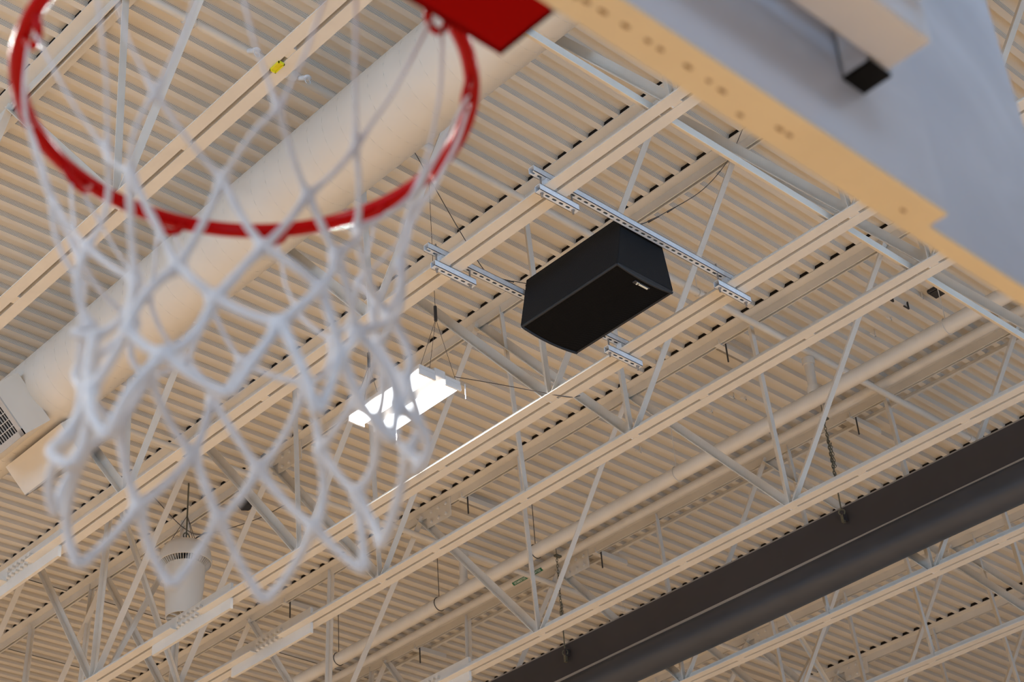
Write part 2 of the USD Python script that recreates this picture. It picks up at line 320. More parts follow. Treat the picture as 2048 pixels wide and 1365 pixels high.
def make_joist(x, mids):
    j = thing('roof_joist', JL[0], 'roof joist', (x, 0, H))
    t, a, g = .008, .070, .011
    Lb = [(0, 0), (a, 0), (a, t), (t, t), (t, a), (0, a)]           # leg out along u, leg up along v
    at = .089
    Lt = [(0, 0), (0, -.080), (t, -.080), (t, -t), (at, -t), (at, 0)]
    for sx in (-1, 1):
        for (ya, yb) in ((Y0, YC-.18), (YC+.18, Y1)) if sx < 0 else ((Y0, Y1),):
            part(j, 'bottom_chord', prism(Lb, V(x+sx*g, ya, H), V(x+sx*g, yb, H), sx*E1, E3), 'steel_paint')
        part(j, 'top_chord', prism(Lt, V(x+sx*g, Y0, HD), V(x+sx*g, Y1, HD), sx*E1, E3), 'steel_paint')
    def web(ya, za, yb, zb, leg, name, off=0., flip=1):
        p, q = V(x+off, ya, za), V(x+off, yb, zb); d = unit(q-p); n = unit(np.cross(E1, d))
        tt = .006
        poly = [(-leg/2, -.5*tt), (leg/2, -.5*tt), (leg/2, .5*tt), (-leg/2+tt, .5*tt), (-leg/2+tt, leg*.8), (-leg/2, leg*.8)]
        part(j, name, prism(poly, p, q, n*flip, -E1), 'steel_paint')
    zb, zt = H+.02, HD-.03
    for s in (-1, 1):
        for k in range(5):
            B = (1.405, 4.045, 6.47, 8.95, 11.4)[k]; T = B-1.415 if k < 2 else B-1.26; To = B+1.225
            web(YC+s*B, zb, YC+s*T, zt, .066, 'diagonal', .004, -s)
            if To < 11.9: web(YC+s*B, zb, YC+s*To, zt,   .056, 'diagonal', -.006, s)
            web(YC+s*B+(.02 if s < 0 else -.02), zb, YC+s*(B-.10), zt, .052, 'vertical', -.008, s)
            if mids and k == 1: web(YC+s*(T+.36), zb, YC+s*(T+.24), zt, .045, 'vertical', .006, s)
            for yy in (B, T+.33, B+.62): part(j, 'chord_filler', box(x-.011, x+.011, YC+s*yy-.035, YC+s*yy+.035, H+.004, H+.06), 'steel_paint')
    # bolted mid-span splice
    sp = part(j, 'splice_plate', box(x-.013, x+.013, YC-.53, YC+.53, H-.085, H+.13), 'steel_paint')
    bl = []
    for yy in np.linspace(-.15, .15, 6):
        for zz in (.02, .075): bl.append(trimesh.creation.cylinder(.016, .03, sections=6, transform=trimesh.geometry.align_vectors([0, 0, 1], [1, 0, 0])))
        for b_, zz in zip(bl[-2:], (.02, .075)): b_.apply_translation((x-.026, YC+yy, H+zz))
    sub(sp, 'bolt_heads', cat(bl), 'steel_paint', kind='stuff')
    tp = part(j, 'top_splice_plate', box(x-.027, x-.019, YC-.42, YC-.10, HD-.20, HD-.012), 'steel_paint')
    bl = []
    for yy in (-.36, -.26, -.16):
        for zz in (-.16, -.06):
            b_ = trimesh.creation.cylinder(.017, .03, sections=6, transform=trimesh.geometry.align_vectors([0, 0, 1], [1, 0, 0])); b_.apply_translation((x-.035, YC+yy, HD+zz)); bl.append(b_)
    sub(tp, 'bolt_heads', cat(bl), 'steel_paint', kind='stuff')
    return j

j0, j3 = make_joist(XJ[0], False), None
for k in range(1, 9):
    if k in (1, 2, 4): dup(j0, (XJ[k], 0, H), JL[k])
    elif j3 is None: j3 = make_joist(XJ[k], True); tag(stage.GetPrimAtPath(j3), JL[k])
    else: dup(j3, (XJ[k], 0, H), JL[k])
single('deck_support_angle', prism([(0, 0), (.03, 0), (.03, .004), (.004, .004), (.004, .028), (0, .028)], V(11.27, Y0, HD-.03), V(11.27, Y1, HD-.03), E1, E3), 'steel_paint',
       'thin flat steel strip under the deck just beyond the green pipe marker', 'support strip')

# dark blocks added in the deck flutes to deepen shade over every top chord
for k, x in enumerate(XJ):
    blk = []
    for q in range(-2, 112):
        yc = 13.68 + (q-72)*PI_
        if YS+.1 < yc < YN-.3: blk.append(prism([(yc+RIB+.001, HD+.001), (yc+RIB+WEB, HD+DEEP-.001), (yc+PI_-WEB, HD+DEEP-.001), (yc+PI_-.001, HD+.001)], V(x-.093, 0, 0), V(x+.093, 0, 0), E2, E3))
    part(ce, 'flute_closures', cat(blk), 'flute_shade', kind='stuff')

# horizontal bridging angle lying across the bottom chords, and X-bridging between joists
Lz = lambda a, t: [(0, 0), (a, 0), (a, t), (t, t), (t, a), (0, a)]
zb = H+.012
b1 = single('bridging_angle', prism([(0, 0), (.005, 0), (.005, .047), (.052, .047), (.052, .052), (0, .052)], V(XJ[0]-.08, .7025*(zb+.02), zb), V(XJ[8]+.1, .7025*(zb+.02), zb), E2, E3), 'steel_paint',
            'long steel bridging bar across the bottom chords, from behind the backboard to the right edge', 'bridging bar')
def xbrace(x0, x1, y, lab):
    b = thing('cross_bracing', lab, 'bracing', (x0, y, H))
    for q, (za, zc) in enumerate(((H+.06, HD-.08), (HD-.08, H+.06))):
        d = unit(V(x1-x0, 0, zc-za)); n = np.cross(E2, d)
        part(b, 'brace_angle', prism(Lz(.04, .005), V(x0+.02, y+.006*q, za), V(x1-.02, y+.006*q, zc), n, E2*(1-2*q)), 'steel_paint')
xbrace(XJ[2], XJ[3], 11.75, 'X-shaped pair of thin bracing angles beside the hanging thermal fan')
xbrace(XJ[6], XJ[7], 9.25, 'X-shaped pair of thin bracing angles below the lower end of the dark curtain')

def clip(x, y, lab):
    c = thing('bridging_clip', lab, 'bridging clip', (x, y, HD-.08))
    part(c, 'clip_angle', prism(Lz(.05, .005), V(x-.03, y, HD-.087), V(x+.42, y, HD-.087), E2, E3), 'steel_paint')
    part(c, 'threaded_rod', rod(V(x+.03, y-.02, HD-.06), V(x+.03, y-.02, HD-.245), .007, 6), 'dark_steel')
for x, y, lab in ((XJ[4], 6.86, 'short bridging clip with dark rod, right of the loudspeaker\'s lower-right clamps'),
                  (XJ[5], 6.92, 'short bridging clip with a dark threaded rod, right of the upper chain'),
                  (XJ[5], 9.98, 'short bridging clip with a dark threaded rod, right of the lower chain'),
                  (XJ[4], 9.93, 'short bridging clip with a dark threaded rod, above the round riser pipe'),
                  (XJ[4], 12.55, 'short bridging clip with dark rod, right of the splice near the fan'),
                  (XJ[5], 12.65, 'short bridging clip with dark rod, lowest of all at the bottom edge')):
    clip(x, y, lab)

# ------------------------------------------------------------------ spiral duct with two side registers
DX, DZ, DR = 5.00, 6.80, .276
d = thing('spiral_duct', 'large round cream spiral duct running diagonally behind the hoop', 'air duct', (DX, 0, DZ))
part(d, 'duct_body', lathe([(DR, Y0+.1), (DR, Y1-.1), (DR-.01, Y1-.1), (DR-.01, Y0+.1), (DR, Y0+.1)], V(DX, 0, DZ), 72, (0, 1, 0)), 'duct_paint', 40)
th = np.arange(0, 2*np.pi*(Y1-Y0-.4)/.141, .26)
part(d, 'spiral_seam', tube(np.c_[DX+(DR+.0005)*np.cos(th), Y0+.2+th/(2*np.pi)*.141, DZ+(DR+.0005)*np.sin(th)], .0022, 4), 'duct_paint', True)
for s, lab in ((-1, 'grey register box with a dark slotted grille on the left side of the round duct'), (1, 'plain cream register box on the lower right side of the round duct')):
    n, t = unit(V(s, 0, -1)), unit(V(-s, 0, -1)); c = V(DX, 0, DZ); ya, yb = 9.43, 10.18
    q0, q1, w = .255, .50, .20
    b = part(d, 'register_box', prism([(q0, -w), (q1, -w), (q1, w), (q0, w)], c+V(0, ya, 0), c+V(0, yb, 0), n, t), 'duct_paint', label=lab)
    fr = part(b, 'grille_frame', cat([prism([(q1, -w), (q1+.012, -w), (q1+.012, w), (q1, w)], c+V(0, a, 0), c+V(0, bb, 0), n, t) for a, bb in ((ya, ya+.045), (yb-.045, yb))] +
         [prism([(q1, e), (q1+.012, e), (q1+.012, f_), (q1, f_)], c+V(0, ya, 0), c+V(0, yb, 0), n, t) for e, f_ in ((-w, -w+.045), (w-.045, w))]), 'grille_metal')
    part(b, 'grille_opening', prism([(q1, -w+.045), (q1+.003, -w+.045), (q1+.003, w-.045), (q1, w-.045)], c+V(0, ya+.045, 0), c+V(0, yb-.045, 0), n, t), 'duct_dark')
    for yy in np.arange(ya+.065, yb-.05, .03):
        part(b, 'grille_slat', prism([(q1+.004, -w+.045), (q1+.010, -w+.045), (q1+.010, w-.045), (q1+.004, w-.045)], c+V(0, yy, 0), c+V(0, yy+.006, 0), n, t), 'grille_metal')
    part(b, 'grille_divider', cat([prism([(q1+.003, e), (q1+.011, e), (q1+.011, e+.006), (q1+.003, e+.006)], c+V(0, ya+.045, 0), c+V(0, yb-.045, 0), n, t) for e in np.linspace(-w+.09, w-.10, 5)]), 'grille_metal', kind='stuff')

# ------------------------------------------------------------------ pipes
MX, MZ = 9.84, 7.0
p = thing('main_pipe', 'thick cream painted pipe running parallel to the joists, carrying the short risers', 'pipe', (MX, 0, MZ))
part(p, 'pipe', rod(V(MX, 3, MZ), V(MX, Y1-.2, MZ), .062, 20), 'pipe_paint', 40)
for yy in (6.44, 10.55): 
    part(p, 'riser', rod(V(MX, yy, MZ), V(MX, yy, 7.36), .038, 14), 'pipe_paint', 40)
    for z_ in (MZ+.075, 7.34): part(p, 'riser_collar', lathe([(.05, -.03), (.052, 0), (.05, .03), (.03, .03), (.03, -.03), (.05, -.03)], V(MX, yy, z_), 16), 'pipe_paint', 40)
for yy in (5.2, 7.9, 9.6, 10.9, 12.4):
    part(p, 'hanger_ring', cat([ring(V(MX, yy, MZ), .066, .0035, (0, 1, 0), 24, 6), rod(V(MX, yy, MZ+.06), V(MX, yy, HD+.03), .0035, 5)]), 'dark_steel' if yy > 9 else 'pipe_paint')
for k, (yy, xa, xb, lab) in enumerate(((6.40, 3.6, XE-3, 'thin sprinkler branch pipe across the deck, running from the yellow tag to the right'), (10.55, 4.2, 16, 'thin sprinkler branch pipe across the deck near the lower riser'))):
    b = thing('branch_pipe', lab, 'pipe', (xa, yy, 7.40))
    part(b, 'pipe', rod(V(xa, yy, 7.40), V(xb, yy, 7.40), .027, 14), 'pipe_paint', 40)
    for xx in (4.0, 4.75, 8.6, 12.3):
        part(b, 'coupling', rod(V(xx-.03, yy, 7.40), V(xx+.03, yy, 7.40), .036, 14), 'pipe_paint', 40)
    for xx in (3.95, 8.4, 11.9):
        part(b, 'hanger', cat([ring(V(xx+.1, yy, 7.40), .03, .003, (1, 0, 0), 16, 5), rod(V(xx+.1, yy, 7.43), V(xx+.1, yy, HD+.035), .003, 5)]), 'pipe_paint')
    if k == 0:
        for xx in (4.42, 4.80):
            part(b, 'sprinkler_head', cat([rod(V(xx, yy, 7.40), V(xx, yy-.09, 7.34), .016, 10), lathe([(0, .0), (.02, .004), (.026, .014), (.012, .03), (0, .03)], V(xx, yy-.10, 7.32), 14), ring(V(xx, yy-.105, 7.30), .02, .003, (0, 1, 0), 14, 5)]), 'galvanized', 40)
WX, WZ = 10.82, 7.50
w = thing('water_pipe', 'smooth cream pipe with a green marker, tight against the top chord', 'pipe', (WX, 0, WZ))
part(w, 'pipe', rod(V(WX, 3, WZ), V(WX, Y1-.2, WZ), .041, 20), 'pipe_paint', 40)
def on_pipe(y, a, r): return np.stack([WX+r*np.cos(a), np.broadcast_to(y, np.shape(a)), WZ+r*np.sin(a)], -1)
ym0, ym1 = 10.88, 10.47
aa = np.radians(np.linspace(210, 262, 10))
def sleeve(a_, ya, yb, r):
    A = on_pipe(ya, a_, r); B = on_pipe(yb, a_, r); A2 = on_pipe(ya, a_, r-.003); B2 = on_pipe(yb, a_, r-.003); n = len(a_)
    vs = np.vstack([A, B, A2, B2]); f = []
    for i in range(n-1): f += [[i, i+1, n+i+1], [i, n+i+1, n+i], [2*n+i, 3*n+i+1, 2*n+i+1], [2*n+i, 3*n+i, 3*n+i+1], [i, 2*n+i, 2*n+i+1], [i, 2*n+i+1, i+1], [n+i, n+i+1, 3*n+i+1], [n+i, 3*n+i+1, 3*n+i]]
    m = trimesh.Trimesh(vs, f, process=False); m.fix_normals(); return m
mk = part(w, 'pipe_marker', sleeve(aa, ym1, ym0, .0435), 'label_green', True, label='green pipe marker with white lettering')
tx = meshkit.text_mesh('DOMESTIC COLD WATER', .021, .0008, bold=True); v = np.array(tx.vertices); tl = v[:, 0].max()
ang = np.radians(248) - (v[:, 1])/.0445; rr = .0441+v[:, 2]
tm = trimesh.Trimesh(np.stack([WX+rr*np.cos(ang), ym0-.02-v[:, 0]*((ym0-ym1-.04)/tl), WZ+rr*np.sin(ang)], -1), tx.faces, process=False)
sub(mk, 'lettering', tm, 'label_white')

# ------------------------------------------------------------------ loudspeaker in its strut frame
SZ = 5.93
def strut(x0, x1, y, zbot, w=.041, h=.041, slots=True, first=0.02):
    """slotted channel, slots in its lower face"""
    shp = sg.box(x0, y-w/2, x1, y+w/2)
    if slots:
        hs = [sg.LineString([(xx-.0085, y), (xx+.0085, y)]).buffer(.0072, quad_segs=3) for xx in np.arange(x0+first, x1-.02, .0508)]
        from shapely import union_all
        shp = shp.difference(union_all(hs))
    bot = trimesh.creation.extrude_polygon(shp, .0028, engine='earcut'); bot.apply_translation((0, 0, zbot))
    s = [bot, box(x0, x1, y-w/2, y-w/2+.0028, zbot, zbot+h), box(x0, x1, y+w/2-.0028, y+w/2, zbot, zbot+h), box(x0, x1, y-w/2, y+w/2, zbot+h-.0028, zbot+h)]
    return cat(s)
def bolt(x, y, z0, z1):
    return cat([rod(V(x, y, z0), V(x, y, z1), .0055, 8), trimesh.creation.cylinder(.011, .009, sections=6, transform=trimesh.transformations.translation_matrix((x, y, z0+.028))), trimesh.creation.cylinder(.016, .002, sections=12, transform=trimesh.transformations.translation_matrix((x, y, z0+.034)))])
for y, fo, lab in ((4.933, .007, 'long slotted strut channel passing over the right end of the loudspeaker'), (5.80, .015, 'long slotted strut channel behind the left end of the loudspeaker')):
    s = thing('strut_channel', lab, 'strut', (5.26, y, SZ))
    part(s, 'channel', strut(5.26, 7.0, y, SZ, first=fo), 'galvanized')
    for xx in (XJ[1], XJ[2]): part(s, 'packing_block', box(xx-.06, xx+.06, y-.02, y+.02, H+.008, SZ), 'galvanized')
CL = [(5.300, 5.595, 4.938, 'short slotted clamp strut under the left joist, nearest the red hoop plate', 5.33, 5.565),
      (5.303, 5.613, 5.797, 'short slotted clamp strut under the left joist, above the lamp', 5.33, 5.585),
      (6.732, 7.020, 4.925, 'short slotted clamp strut under the right joist, at the long strut\'s right end', 6.757, 6.993),
      (6.707, 7.007, 5.800, 'short slotted clamp strut under the right joist, below the loudspeaker', 6.732, 6.98)]
CZB = 5.826
for x0, x1, y, lab, xa, xb in CL:
    s = thing('clamp_strut', lab, 'clamp', (x0, y, CZB))
    part(s, 'channel', strut(x0, x1, y, CZB, first=.072), 'galvanized')
    for xx in (xa, xb):
        part(s, 'clamp_bolt', bolt(xx, y, CZB-.03, SZ+.07), 'bolt_steel')

ys0, ys1 = 4.968, 5.755
sp = thing('loudspeaker', 'black box loudspeaker with a perforated front, hung between the roof joists', 'loudspeaker', (6.15, 5.36, 5.65))
A, B, C, D = (5.922, 5.657), (6.376, 5.660), (6.324, 6.027), (6.004, 6.027)
# cabinet with softly chamfered edges
import manifold3d as mf
def hullpts(pts):
    q = mf.Manifold.hull_points([tuple(map(float, p_)) for p_ in pts]).to_mesh(); return trimesh.Trimesh(q.vert_properties[:, :3], q.tri_verts, process=False)
e = .004; cx, cz = 6.15, 5.84
pts = []
for (x, z) in (A, B, C, D):
    sx, sz = (1 if x < cx else -1), (1 if z < cz else -1)
    for y, sy in ((ys0, 1), (ys1, -1)):
        pts += [(x+sx*e, y+sy*e, z), (x, y+sy*e, z+sz*e), (x+sx*e, y, z+sz*e)]
part(sp, 'cabinet', hullpts(pts), 'speaker_black')
# bowed grille and its rail
N = 18; tt = np.linspace(0, 1, N); bow = 4*tt*(1-tt)*.020
gx = A[0]+.016+(B[0]-A[0]-.032)*tt; gz = A[1]-.004-bow
part(sp, 'front_bow', prism([(A[0]+.006, A[1]+.004)]+[(A[0]+.006+(B[0]-A[0]-.012)*t_, A[1]-.002-4*t_*(1-t_)*.020) for t_ in tt]+[(B[0]-.006, B[1]+.004)], V(0, ys0+.004, 0), V(0, ys1-.004, 0), E1, E3), 'speaker_rail')
part(sp, 'grille', prism(list(zip(gx, gz+.004))+list(zip(gx[::-1], gz[::-1]-.0035)), V(0, ys0+.02, 0), V(0, ys1-.02, 0), E1, E3), 'speaker_grille')
xx = np.array([A[0]+.003+(B[0]-A[0]-.006)*t_ for t_ in tt]); zz = A[1]-.006-bow
for yy in (ys0+.009, ys1-.009): part(sp, 'end_rail', tube(np.c_[xx, np.full(N, yy), zz], .0085, 8), 'speaker_rail', True)
for x_ in (A[0]+.007, B[0]-.007): part(sp, 'side_rail', rod(V(x_, ys0+.009, A[1]-.004), V(x_, ys1-.009, A[1]-.004), .0085, 8), 'speaker_rail', True)
bz = 5.626
bg = part(sp, 'badge', rbox(6.095, 6.215, 5.002, 5.027, bz-.001, bz+.012, .002), 'badge_dark')
sub(bg, 'badge_letters', cat([box(6.118, 6.126, 5.006, 5.024, bz-.0035, bz), box(6.113, 6.131, 5.005, 5.011, bz-.0035, bz)] + [rbox(6.137+i*.0115, 6.137+i*.0115+.0095, 5.008, 5.017, bz-.0035, bz, .001) for i in range(6)] + [box(6.136, 6.207, 5.0175, 5.0195, bz-.0035, bz)]), 'badge_light')
for x_, y_ in ((6.03, 4.975), (6.30, 4.975), (6.03, 5.75), (6.30, 5.75)):
    part(sp, 'mounting_bracket', box(x_-.02, x_+.02, y_-.02 if y_ < 5.3 else y_-.02, y_+.02, 5.985, 5.99+.012), 'dark_steel')

def cable(pts, lab, r=.0028, hw=None, name='safety_cable', category='cable'):
    c = thing(name, lab, category, pts[0])
    part(c, 'wire_rope', tube(spline(pts, 10), r, 5), 'wire', True)
    if hw is not None: part(c, 'cable_clamp', cat([tube([V(*a), V(*b)], [.007, .004], 6) for a, b in hw]), 'dark_steel')
    return c
def at(px, py, z_):                           # the point at height z_ that shows at a pixel of the photograph
    dr = (px-1024)/FPX*rt-(py-682.5)/FPX*up+fw; return tuple(dr*(z_/dr[2]))
cable([at(1275, 449, 6.03), at(1290, 446, 6.04), at(1328, 427, 6.10), at(1405, 380, 6.5), at(1458, 318, 7.0), at(1485, 259, 7.51)], 'thin dark safety cable from the top of the loudspeaker up to the right', hw=[(at(1296, 444, 6.05), at(1318, 433, 6.08)), (at(1335, 424, 6.13), at(1350, 415, 6.2))])
cable([(5.74, 6.44, 7.40), (5.83, 6.08, 6.45), (5.88, 5.93, 6.10), (5.96, 5.80, 6.02), (6.03, 5.76, 6.01)], 'thin dark safety cable from the roof down to the left end of the loudspeaker', hw=[((5.90, 5.875, 6.055), (5.955, 5.81, 6.02))])

# ------------------------------------------------------------------ lamps
def make_lamp(x, y, z, lab):
    l = thing('high_bay_lamp', lab, 'lamp', (x, y, z))
    hl = .35
    for s in (-1, 1):
        xc = x+s*.108
        prof = [(xc-.062, z+.012)]+[(xc+.062*math.cos(a), z-.032*math.sin(a)) for a in np.linspace(math.pi, 0, 9)]+[(xc+.062, z+.012)]
        part(l, 'light_panel', prism(prof, V(0, y-hl, 0), V(0, y+hl, 0), E1, E3), 'lamp_glow')
        part(l, 'panel_back', rbox(xc-.066, xc+.066, y-hl-.01, y+hl+.01, z+.013, z+.045), 'lamp_white')
        for e_ in (-1, 1): part(l, 'end_cap', box(xc-.066, xc+.066, y+e_*(hl+.001), y+e_*(hl+.012), z-.03, z+.013) if e_ > 0 else box(xc-.066, xc+.066, y-hl-.012, y-hl-.001, z-.03, z+.013), 'lamp_white')
    part(l, 'spine', rbox(x-.045, x+.045, y-hl-.01, y+hl+.01, z+.01, z+.07), 'lamp_white')
    for e_ in (-1, 1):
        yy = y+e_*hl*.98; k = V(x, yy, z+.53)
        hs = part(l, 'hanger_wire', cat([rod(k, V(x, yy, HD-.01), .0018, 5)]+[rod(k-V(0, 0, .06), V(x+a, yy+b, z+.045), .0016, 5) for a, b in ((-.15, 0), (0, .10), (.15, 0))]), 'wire')
        sub(hs, 'cable_gripper', rod(k-V(0, 0, .075), k+V(0, 0, .04), .011, 8), 'dark_steel')
        part(l, 'pull_rod', rod(V(x+.17, yy-.06, z), V(x+.17, yy-.06, z-.11), .004, 6), 'lamp_white')
    return l
l0 = make_lamp(LX, LY, LZ, 'glowing white twin-panel lamp hanging on thin wires right of the net')
for gx_, gy_ in LAMPS[1:]: dup(l0, (gx_, gy_, LZ), 'white twin-panel lamp of the same kind hanging outside the picture', group='lamps outside the picture')
cable([(LX+.12, LY-.36, LZ+.06), (6.62, 6.70, LZ+.05), (6.78, 6.45, H+.02), (6.93, 6.36, H-.004), (7.02, 6.34, H+.03)], 'thin power cord from the lamp over to the joist on its right', r=.003, name='lamp_cord', category='cord')

# ------------------------------------------------------------------ rolled curtain
c = thing('rolled_curtain', 'long dark grey rolled gym divider curtain hanging under the roof at lower right', 'curtain', (10.78, 3.0, 6.1))
ca, cb = 2.5, Y1-.3
part(c, 'skirt', prism([(10.745, 6.565), (10.757, 6.565), (10.764, 6.262), (10.752, 6.262)], V(0, ca, 0), V(0, cb, 0), E1, E3), 'curtain_dark')
yy = np.linspace(ca, cb, 60)
RR = .150
P = []
nth = 36
for i, y_ in enumerate(yy):
    a = np.linspace(0, 2*np.pi, nth, endpoint=False)
    rr = RR + .006*np.sin(3*a+.4*y_)+.004*np.sin(y_*1.9+a)
    P.append(np.stack([10.815+rr*np.cos(a), np.full(nth, y_), 6.115+rr*.98*np.sin(a)], -1))
P = np.vstack(P); f = []
for i in range(len(yy)-1):
    for k in range(nth):
        j = (k+1) % nth; f += [[i*nth+k, (i+1)*nth+j, i*nth+j], [i*nth+k, (i+1)*nth+k, (i+1)*nth+j]]
m_ = trimesh.Trimesh(P, f, process=False); m_.fix_normals()
part(c, 'roll', m_, 'curtain_slate', True)
part(c, 'seam_strip', prism([(10.738, 6.262), (10.752, 6.262), (10.756, 6.240), (10.742, 6.240)], V(0, ca, 0), V(0, cb, 0), E1, E3), 'seam_tan')
part(c, 'top_batten', box(10.757, 10.79, ca, cb, 6.555, 6.585), 'seam_tan')
for y_ in (6.96, 10.17): part(c, 'hanging_lug', box(10.690, 10.752, y_-.014, y_+.014, 6.43, 6.50), 'curtain_dark')

def chain(x, y, z1, z0, zh, lab, slack):
    c = thing('hanging_chain', lab, 'chain', (x, y, z0))
    ls = []; s_, lw = .030, .0095
    def link(p, q, turn):
        d = unit(q-p); u = unit(np.cross(d, [1, .3, 0])); v = np.cross(d, u); e1 = u if turn else v
        a = np.linspace(0, 2*np.pi, 13); P = [(p+q)/2+d*(math.cos(t)*s_*.62)+e1*math.sin(t)*lw for t in a]
        return tube(P+[P[1]], .0030, 5, False)
    n = int((z1-z0)/s_)
    for i in range(n):
        ls.append(link(V(x, y, z1-i*s_), V(x, y, z1-(i+1)*s_), i % 2))
    for dx, dy, a, b in slack:                                      # spare lengths of chain doubled up beside it
        for i in range(int((a-b)/s_)):
            w_ = .008*math.sin(i*.9+dx*300); ls.append(link(V(x+dx+w_, y+dy, a-i*s_), V(x+dx-w_, y+dy, a-(i+1)*s_), i % 2))
    part(c, 'links', cat(ls), 'chain_steel', True, kind='stuff')
    part(c, 'anchor_plate', cat([box(x-.02, x+.05, y-.02, y+.02, z1-.005, z1+.012), rod(V(x, y, z1+.01), V(x, y, HD), .004, 6)]), 'chain_steel')
    part(c, 'rod', rod(V(x, y, z0+.01), V(x, y, zh+.10), .006, 8), 'chain_steel')
    part(c, 'hook', cat([ring(V(x, y, zh+.065), .024, .007, (1, .6, 0), 20, 7), box(x-.013, x+.013, y-.012, y+.012, zh-.03, zh+.035)]), 'chain_steel')
chain(10.70, 6.96, 7.40, 6.72, 6.44, 'bunched steel chain with a hook, hanging above the dark curtain at right', [(.018, .006, 7.28, 6.74), (-.014, -.01, 7.2, 6.78), (.004, -.02, 7.15, 6.9)])
chain(10.70, 10.17, 7.45, 6.75, 6.40, 'thin steel chain with a hook, hanging above the dark curtain near the bottom centre', [(.016, .004, 6.98, 6.76), (-.012, .0, 6.9, 6.78)])

# ------------------------------------------------------------------ thermal fan and small fittings
FX, FY = 7.32, 11.30
f_ = thing('thermal_fan', 'cream bucket-shaped ceiling fan with a slotted collar, hanging below the net', 'fan', (FX, FY, 6.33))
part(f_, 'cap', lathe([(0, 7.03), (.09, 7.03), (.17, 7.0), (.212, 6.94), (.226, 6.86), (.226, 6.83), (.218, 6.83), (.216, 6.86), (.20, 6.93), (.16, 6.985), (0, 7.0)], V(FX, FY, 0), 56), 'duct_paint', 40)
part(f_, 'body', lathe([(.172, 6.80), (.165, 6.62), (.150, 6.45), (.143, 6.33), (.137, 6.33), (.144, 6.45), (.159, 6.62), (.166, 6.80), (.172, 6.80)], V(FX, FY, 0), 56), 'duct_paint', 40)
part(f_, 'collar_dark', lathe([(.165, 6.80), (.170, 6.846), (.216, 6.846), (.214, 6.87), (.165, 6.87)], V(FX, FY, 0), 40), 'duct_dark')
part(f_, 'collar_fins', cat([prism([(.171, 6.79), (.180, 6.79), (.222, 6.836), (.222, 6.846), (.171, 6.846)], V(FX, FY, 0)-.0016*V(-math.sin(a), math.cos(a), 0), V(FX, FY, 0)+.0016*V(-math.sin(a), math.cos(a), 0), V(math.cos(a), math.sin(a), 0), E3) for a in np.linspace(0, 2*np.pi, 56, endpoint=False)]), 'duct_paint', kind='stuff')
part(f_, 'inner_duct', lathe([(.0, 6.52), (.150, 6.52)], V(FX, FY, 0), 32), 'duct_dark')
for k in range(8):
    a = k*math.pi/4; part(f_, 'stator_vane', box(-.002, .002, 0, .136, 6.335, 6.42).apply_transform(trimesh.transformations.rotation_matrix(a, (0, 0, 1))).apply_translation((FX, FY, 0)), 'duct_paint')
part(f_, 'hanger', cat([rod(V(FX, FY, 7.02), V(FX, FY, HD+.02), .007, 6), ring(V(FX, FY, 7.10), .03, .006, (0, 1, 0), 16, 6)]), 'chain_steel')
part(f_, 'safety_wires', cat([tube([V(FX, FY, 7.30), V(FX+.16*math.cos(a), FY+.16*math.sin(a), 7.0)], .003, 5) for a in (.4, 2.5, 4.6)]), 'wire')
s = thing('sensor_box', 'small black hexagonal sensor with a lens, under a joist above the fan', 'sensor', (7.72, 10.98, 7.42))
part(s, 'housing', lathe([(0, 0), (.06, 0), (.075, .02), (.075, .07), (.055, .095), (0, .095)], V(7.75, 11.05, 7.405), 6), 'sensor_black')
part(s, 'lens', trimesh.creation.icosphere(2, .012).apply_translation((7.705, 11.03, 7.43)), 'lens_glass', True)
part(s, 'stem', rod(V(7.75, 11.05, 7.48), V(7.75, 11.05, HD+.03), .008, 6), 'dark_steel')
cable([(7.1, 11.5, 7.5), (7.45, 11.55, 7.33), (7.62, 11.45, 7.28), (7.9, 11.1, 7.36), (8.1, 10.9, 7.5)], 'thin loose cable looping below the small black sensor', r=.004, hw=[((7.60, 11.45, 7.28), (7.72, 11.36, 7.30)), ((7.60, 11.45, 7.28), (7.50, 11.62, 7.2))], name='loose_cable')
t = thing('inspection_tag', 'small bright yellow tag stuck in the slot of a joist\'s bottom chord', 'tag', (XJ[0], 5.07, H))
part(t, 'tag_plate', rbox(XJ[0]-.016, XJ[0]+.020, 5.03, 5.105, H-.004, H+.004, .0015), 'yellow_tag')
part(t, 'tag_rim', cat([box(XJ[0]-.016, XJ[0]+.020, y_, y_+.006, H-.012, H-.003) for y_ in (5.03, 5.099)]+[box(x_, x_+.005, 5.03, 5.105, H-.012, H-.003) for x_ in (XJ[0]-.016, XJ[0]+.015)]), 'yellow_tag')
j = thing('junction_box', 'small black box under the deck beside the bridging bar, near the backboard', 'junction box', (10.15, 5.39, 7.55))
part(j, 'housing', rbox(10.13, 10.25, 5.33, 5.45, HD-.03, HD+.002, .005), 'sensor_black')
part(j, 'cover_plate', rbox(10.145, 10.235, 5.345, 5.435, HD-.036, HD-.029, .002), 'dark_steel')
for i, (r1, r2, dk) in enumerate(((1.327, .975, 0), (1.340, .969, 0), (1.317, .750, 1), (1.341, .748, 1), (1.338, .728, 0), (1.354, .801, 0), (1.343, .772, 0), (1.37, .867, 1), (1.33, 1.01, 0), (1.325, 1.06, 0), (1.33, 1.12, 0))):
    z_ = HD-.03
    u_ = single('deck_tab', cat([box(r1*z_-.035, r1*z_+.035, r2*z_-.006, r2*z_+.006, HD-.035, HD-.028), box(r1*z_+.028, r1*z_+.035, r2*z_-.006, r2*z_+.006, HD-.035, HD+.04)]), 'dark_steel' if dk else 'pipe_paint',
                ('dark' if dk else 'cream')+' bent hanger tab below the roof deck between the main pipe and the next joist', 'hanger tab', group=('dark' if dk else 'cream')+' hanger tabs on the deck')

